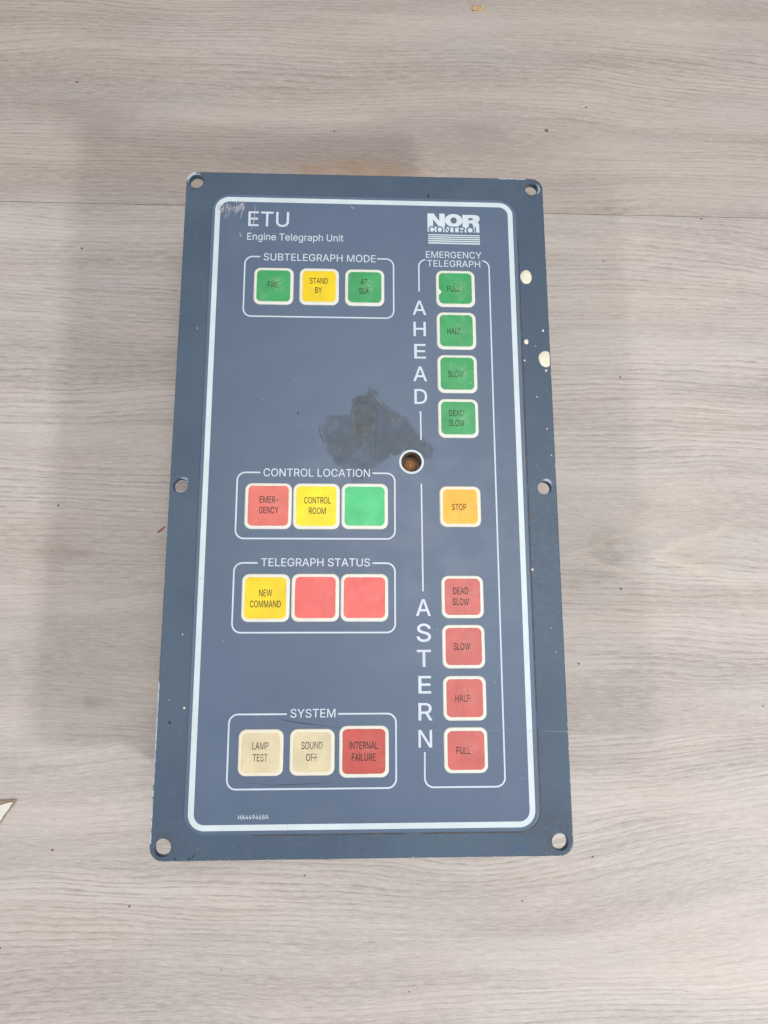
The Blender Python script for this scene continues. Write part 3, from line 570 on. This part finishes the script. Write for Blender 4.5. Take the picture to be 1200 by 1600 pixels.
for nm, y, col_, lines, dx, dy, wr, lab in (('FULL', 88.4, 'green', ['FULL'], -.9, -.1, 1, 'green key reading FULL at the top of the AHEAD column'), ('HALF', 68.8, 'green', ['HALF'], -1, -.3, 1, 'green key reading HALF'),
        ('SLOW', 49.2, 'green', ['SLOW'], -.7, -.2, 1, 'green key reading SLOW'), ('DEAD SLOW', 29.5, 'green', ['DEAD', 'SLOW'], -.8, 0, 1, 'green key reading DEAD SLOW'),
        ('STOP', -8.3, 'orange', ['STOP'], -.5, -.3, 0, 'orange key reading STOP'), ('DEAD SLOW', -45.3, 'red', ['DEAD', 'SLOW'], -.7, .2, 0, 'red key reading DEAD SLOW'),
        ('SLOW', -64.9, 'red', ['SLOW'], -.7, 0, 0, 'red key reading SLOW'), ('HALF', -84.8, 'red', ['HALF'], -.8, -.1, 1, 'red key reading HALF'), ('FULL', -104.3, 'red', ['FULL'], -.9, -.1, 1, 'red key reading FULL at the foot of the ASTERN column')):
    KEYS.append((nm, RC + (.1 if y < -40 else 0), y, 17.1, col_, 'key_cream' if col_ in ('orange',) else 'key_white', lines, dx, dy, wr, lab))
COND = 12.4 / natural('COMMAND')
KH = 0.42
for i, (nm, cx, cy, S, colr, bord, lines, dx, dy, wr, lab) in enumerate(KEYS):
    h = S / 2
    def kb(b): return [rrect(-h + b, h - b, -h + b, h - b, 2.9 - b, 8)]
    V, F = solid([(KH, kb(.55)), (KH - .05, kb(.3)), (KH - .16, kb(.12)), (0.01, kb(0))], bottom=False)
    key = link('push_button', V, F, M[bord], unit, loc=(cx, cy, OZ), label=lab, smooth=False)
    wi = h - 1.35
    rng = random.Random(i * 7 + 3)
    lp = rrect(-wi + rng.uniform(-.12, .12), wi + rng.uniform(-.12, .12), -wi + rng.uniform(-.1, .1), wi + rng.uniform(-.12, .12), 1.9, 8)
    # resample the straight runs so the printed edge can wander a little
    q = []
    for a, b in zip(lp, lp[1:] + lp[:1]):
        L = math.dist(a, b); m = max(1, int(L / .7))
        for k in range(m):
            px, py = a[0] + (b[0] - a[0]) * k / m, a[1] + (b[1] - a[1]) * k / m
            nz = noise.noise(Vector((px * .55 + i * 9, py * .55, i))) * .09 + noise.noise(Vector((px * 1.7, py * 1.7 + i * 5, i))) * .04
            L2 = math.hypot(px, py); q.append((px * (1 - nz / L2), py * (1 - nz / L2)))
    if lab.startswith('green key reading FULL'):
        q = [(px + (1.2 if abs(py + 1.6) < .55 and px < 0 else .7 if abs(py + 1.6) < 1.0 and px < 0 else 0), py) for px, py in q]
    V, F = flat([[q]], KH + .03)
    link('coloured_window', V, F, M[colr], key)
    if lines:
        cap, pitch = 2.72, 4.35
        parts = []
        for k, ln in enumerate(lines):
            wd = natural(ln) * COND * .985; yb = dy + (pitch * (len(lines) - 1) / 2 - pitch * k) - cap / 2
            parts.append(text(ln, dx - wd / 2, dx + wd / 2, yb, cap, KH + .05, bold=9))
        link('lettering', *join(*parts), M['ink_worn' if wr else 'ink'], key, label='black lettering reading ' + nm)

# ---------------------------------------------------------------- wear on the unit
rng = random.Random(5)
def blob(cx, cy, rx, ry, z, h, seed, irr=.12, cut=None):
    n, rings = 28, 4; V, F = [(cx, cy, z + h)], []
    for k in range(1, rings + 1):
        t = k / rings
        for i in range(n):
            a = 2 * math.pi * i / n; w_ = 1 + irr * noise.noise(Vector((math.cos(a) * 1.3 + seed, math.sin(a) * 1.3, seed)))
            px, py = cx + rx * t * w_ * math.cos(a), cy + ry * t * w_ * math.sin(a)
            if cut is not None: px = min(px, cut)
            V.append((px, py, z + h * math.sqrt(max(0, 1 - t ** 3))))
    for i in range(n): F.append((0, 1 + i, 1 + (i + 1) % n))
    for k in range(rings - 1):
        for i in range(n):
            j = (i + 1) % n; F.append((1 + k * n + i, 1 + (k + 1) * n + i, 1 + (k + 1) * n + j, 1 + k * n + j))
    return V, F
for k, (cx, cy, rx, ry, cut) in enumerate(((70.7, 94.8, 2.55, 3.2, None), (77.7, 56.7, 3.0, 3.6, 79.42), (69.6, 64.5, .95, 1.1, None), (77.1, 69.8, .45, .5, None), (68.5, 56.0, .35, .4, None), (77.7, 51.5, .5, .5, None),
                                    (73.2, 39.6, .28, .3, None), (77.0, 25.5, .28, .3, None), (78.2, 14, .25, .25, None), (68.3, -34.2, .45, .5, None), (-69.5, -88, .4, .45, None), (-71.5, -60, .25, .3, None))):
    V, F = blob(cx, cy, rx, ry, HF + .01, .35 if rx > 2 else .15, k * 2.1, .10, cut)
    link('paint_drop', V, F, M['paint'], unit, smooth=True)
# grime in the step round the overlay
gp = rrect(-68.0, 67.75, -134.55, 132.3, 8.3, 12)
g = gp[13:26]
V, F = join(stroke([(-42, -134.5)] + [(-42 + i * 5, -134.5) for i in range(1, 20)] + g + [(67.75, -120 + i * 6) for i in range(0, 40)], .55, HF + .012))
link('grime', V, F, M['grime'], unit, kind='stuff', label='brown grime line along the right and lower edge of the overlay')
# scratches at the top left of the overlay
parts = []
for k in range(17):
    sx = -64.2 + rng.random() * 5.0; sy = 127.8 - rng.random() * 2.0; L = rng.uniform(3.0, 7.5)
    parts.append(stroke([(sx - 1.3 * t * t + .5 * math.sin(t * 2 + k), sy - L * t) for t in [i / 6 for i in range(7)]], rng.uniform(.16, .42), Z1 + .02, taper=True))
for k in range(18):
    sx = -58.0 + rng.random() * 4.4; sy = 130.4 - rng.random() * 3.5; L = rng.uniform(3.0, 8.0)
    parts.append(stroke([(sx + .5 * math.sin(t * 2.6 + k * .2) - 1.2 * t * t, sy - L * t) for t in [i / 6 for i in range(7)]], rng.uniform(.16, .45), Z1 + .021, taper=True))
parts.append(stroke([(-48.6, 127.0), (-49.0, 123), (-48.9, 120), (-49.6, 116.6), (-50.2, 114.4)], .35, Z1 + .022, taper=True))
parts.append(stroke([(-55.2, 113.4), (-54.6, 111.6), (-53.8, 111.4)], .5, Z1 + .022, taper=True))
parts.append(stroke([(-6.7, 127.2), (-5.8, 126.2), (-5.0, 126.4)], .5, Z1 + .022, taper=True))
link('scratches', *join(*parts), M['scratch'], over, kind='stuff', label='pale scratches at the top left corner of the overlay')
# creases
def wav(pts, amp=.12, st=2.5):
    out = []
    for a, b in zip(pts, pts[1:]):
        m = max(1, int(math.dist(a, b) / st))
        for k in range(m):
            t = k / m; out.append((a[0] + (b[0] - a[0]) * t, a[1] + (b[1] - a[1]) * t + amp * noise.noise(Vector((a[0] + t * 9, a[1], 0)))))
    return out + [pts[-1]]
link('crease', *join(stroke(wav([(9.8, -96.9), (32.6, -96.8), (66.8, -97.4)]), .28, Z2 + .01)), M['crease_light'], over, label='fine pale crease across the overlay')
link('crease', *join(stroke(wav([(67.8, -97.5), (79.2, -97.8)]), .28, HF + .01)), M['crease_light'], unit)
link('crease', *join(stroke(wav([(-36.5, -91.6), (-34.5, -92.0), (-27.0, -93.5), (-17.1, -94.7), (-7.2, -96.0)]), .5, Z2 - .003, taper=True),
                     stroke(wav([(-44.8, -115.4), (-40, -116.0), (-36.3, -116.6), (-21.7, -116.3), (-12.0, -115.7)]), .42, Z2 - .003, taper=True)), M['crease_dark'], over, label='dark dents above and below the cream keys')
link('crease', *stroke(wav([(-28.9, -129.6), (-28.7, -134.0)]), .3, Z1 + .02), M['crease_light'], over)
link('crease', *stroke(wav([(-67.6, -38.4), (-64.2, -38.0)]), .3, Z1 + .02), M['crease_light'], over)
# glue residue in the middle
res = [(-19.7, 25.6), (-18.3, 27.0), (-15.2, 30.7), (-10.9, 30.1), (-6.6, 31.3), (-5.6, 37.5), (-2.9, 39.8), (0.9, 39.3), (1.4, 43.3), (4.7, 41.6), (6.8, 37.1), (11.2, 33.2), (17.6, 29.9), (21.9, 23.8), (27.2, 18.8), (29.3, 16.6), (28.5, 13.3), (27.1, 11.6), (24.9, 12.2)]
res += [(LED[0] + 5.3 * math.cos(math.radians(a)), LED[1] + 5.3 * math.sin(math.radians(a))) for a in (20, 45, 70, 95, 120, 145)]
res += [(10.0, 13.1), (8.9, 11.5), (6.8, 9.8), (1.5, 5.4), (-1.7, 2.1), (-4.8, 1.6), (-6.4, 5.9), (-11.7, 8.6), (-15.5, 14.0), (-16.6, 16.2), (-17.7, 19.5)]
inn = [(-5.6, 36.9), (-2.9, 39.5), (0.9, 39.0), (4.1, 36.5), (4.9, 31.4), (4.1, 23.0), (0.9, 18.6), (-2.8, 16.3), (-4.1, 20.7), (-4.7, 28.5)]
def ragged(pts, amp, st=.8, fr=.6):
    q = []
    for a, b in zip(pts, pts[1:] + pts[:1]):
        m = max(1, int(math.dist(a, b) / st))
        for k in range(m):
            t = k / m; px, py = a[0] + (b[0] - a[0]) * t, a[1] + (b[1] - a[1]) * t
            q.append((px + amp * noise.noise(Vector((px * fr, py * fr, 1))), py + amp * noise.noise(Vector((px * fr, py * fr, 7)))))
    return q
def ragged_line(pts):
    out = []
    for a, c in zip(pts, pts[1:]):
        m = max(2, int(math.dist(a, c) / .9))
        for k in range(m):
            t = k / m; px, py = a[0] + (c[0] - a[0]) * t, a[1] + (c[1] - a[1]) * t
            out.append((px + .35 * noise.noise(Vector((px, py, 2))), py + .35 * noise.noise(Vector((px, py, 9)))))
    return out + [pts[-1]]
lay = []
for q, am in ((1.0, 1.2), (.97, 1.0), (.93, 1.1)):
    lay.append(flat([[ragged([((px - 3) * q + 3, (py - 20) * q + 20) for px, py in res], am, .6, .6)]], OZ + .006 + .12 * (1 - q)))
V, F = join(*lay)
link('glue_residue', V, F, M['residue'], over, label='dull grey irregular glue residue patch beside the round opening')
V, F = flat([[ragged(inn, 1.0)]], OZ + .030)
link('glue_residue', V, F, M['residue_rough'], over, label='rougher brownish strip of glue residue')
rr_ = random.Random(11)
link('residue_edge', *join(stroke(ragged_line([(-5.2, 35), (-5.0, 29), (-4.3, 21), (-3.2, 16.5)]), .30, OZ + .038, taper=True), stroke(ragged_line([(1.3, 42.6), (4.2, 39.4), (6.2, 36.2), (9.2, 33.6)]), .4, OZ + .038, taper=True),
     *[stroke(ragged_line([(x, y), (x + rr_.uniform(-.5, .9), y + rr_.uniform(.5, 2.0))]), rr_.uniform(.2, .4), OZ + .044, taper=True) for x, y in [(rr_.uniform(-4, 2.5), rr_.uniform(16.5, 25)) for k in range(16)] + [(rr_.uniform(-3, 4), rr_.uniform(26, 38)) for k in range(9)] + [(rr_.uniform(-16, -10), rr_.uniform(14.5, 17)) for k in range(5)] + [(rr_.uniform(11, 15), rr_.uniform(27, 30)) for k in range(5)]]),
     M['residue_fleck'], over, kind='stuff')
link('residue_edge', *join(stroke(ragged_line([(4.3, 36.0), (4.9, 31.4), (4.3, 22), (4.2, 8)]), .45, OZ + .050, taper=True), stroke(ragged_line([(-19.4, 25.4), (-18.6, 21.6), (-16.9, 16.6)]), .4, OZ + .050, taper=True)), M['crease_dark'], over, kind='stuff')
# pen and black marks
link('pen_mark', *join(*[stroke([(57.6 + k * .75, -141.0 + .5 * (k % 2)), (58.2 + k * .75, -139.3 - .3 * (k % 3)), (58.6 + k * .7, -140.9)], .35, HF + .014) for k in range(6)]), M['blue_ink'], unit, label='small blue pen scribble on the lower edge of the plate')
link('nick', *join(stroke([(-62.8, -140.3), (-63.7, -141.6), (-64.0, -142.3)], .55, HF + .014, taper=True), stroke([(-64.9, -142.0), (-65.2, -142.9)], .5, HF + .014), blob(-70.3, -142.3, .3, .4, HF + .012, .03, 3),
                    blob(-74.8, -93.4, .55, .6, HF + .012, .03, 4), blob(28.0, 133.3, .5, .9, HF + .012, .03, 5), blob(-28, 31.0, .3, .5, HF + .36, .03, 6)), M['black_mark'], unit, kind='stuff')
# bare lip at the screw holes where the lacquer has flaked
parts = []
for (cx, cy), r, a0, a1, w_ in ((HOLES[0], 3.6, 60, 200, .9), (HOLES[2], 3.3, 20, 100, .35), (HOLES[3], 3.3, 10, 110, .55), (HOLES[1], 3.2, -60, 60, .3)):
    for q in range(3):
        rr = r + q * .35; pts = [(cx + rr * math.cos(math.radians(a)) + .25 * noise.noise(Vector((a * .1, q, cx))), cy + rr * math.sin(math.radians(a)) + .25 * noise.noise(Vector((a * .1, q + 4, cx)))) for a in range(a0 + q * 9, a1 - q * 12, 6)]
        pts = [(min(79.3, max(-79.3, a)), min(142.6, b)) for a, b in pts]
        parts.append(stroke(pts, w_ * (1 - .25 * q), HF + .016 + q * .003, taper=True))
parts.append(stroke(wav([(-79.6, -78), (-79.6, -95), (-79.6, -137)], .15, 3), .42, HF + .02))  # bevel highlight painted as a pale strip on the lower left edge
parts.append(stroke(wav([(60, 142.75), (72, 142.75)], .1, 1), .4, HF + .02))
link('flakes_and_edge_highlight', *join(*parts), M['flake_and_shine'], unit, kind='stuff')

# ---------------------------------------------------------------- bits on the floor
scrap = bpy.data.objects.new('laminate_scrap', None); COL.objects.link(scrap)
scrap['label'] = 'broken white chip with a brown edge lying at the left edge of the photo'; scrap['category'] = 'scrap'
sx_, sy_ = -170.0, -146.0; scrap.location = (sx_ * MM, sy_ * MM, 0)
def loc(p): return [(a - sx_, b - sy_) for a, b in p]
core = ragged(loc([(-150.8, -130.4), (-155.6, -137.0), (-158.9, -142.4), (-166.4, -153.6), (-186, -160), (-192, -140), (-184, -131.5), (-165, -131.2)]), .5, 1.5)
topf = ragged(loc([(-152.4, -131.6), (-156, -137.2), (-159.0, -142.5), (-166.5, -153.4), (-185.5, -159.2), (-191, -140.2), (-183.5, -133.6), (-165, -133.2)]), .6, 1.2)
link('core', *solid([(.9, [core]), (.05, [core])]), plain('brown_core', (158, 136, 118), .8, .2, .3), scrap)
link('white_face', *solid([(1.3, [topf]), (.92, [topf])]), plain('white_face', (232, 228, 218), .6, .06, .2), scrap)
def small(name, pts, h, mat, label, cat, at):
    V, F = solid([(h, [[(a * .8, b * .8) for a, b in pts]]), (h * .6, [pts]), (.02, [pts])])
    o = link(name, V, F, mat, None, loc=(at[0], at[1], 0)); o['label'] = label; o['category'] = cat; return o
small('wood_splinter', [(-1.9, -1.5), (-1.0, -1.3), (.4, -.2), (1.8, 1.5), (1.5, 1.8), (.2, .7), (-1.2, -.4)], .6, plain('splinter_brown', (170, 110, 68), .7, .2, .8), 'tiny reddish brown splinter beside the left edge of the panel', 'splinter', (-95.3, -11))
small('crumb', ragged([(-3.2, -1.6), (-.5, -1.0), (2.6, -.8), (3.4, 1.0), (1.6, 1.5), (.2, .7), (-1.6, 1.2), (-3.0, .6)], .5, .7), 1.2, plain('crumb_ochre', (196, 166, 120), .8, .4, .9), 'small ochre crumb on the floor at the top edge of the photo', 'crumb', (62.6, 282.0))
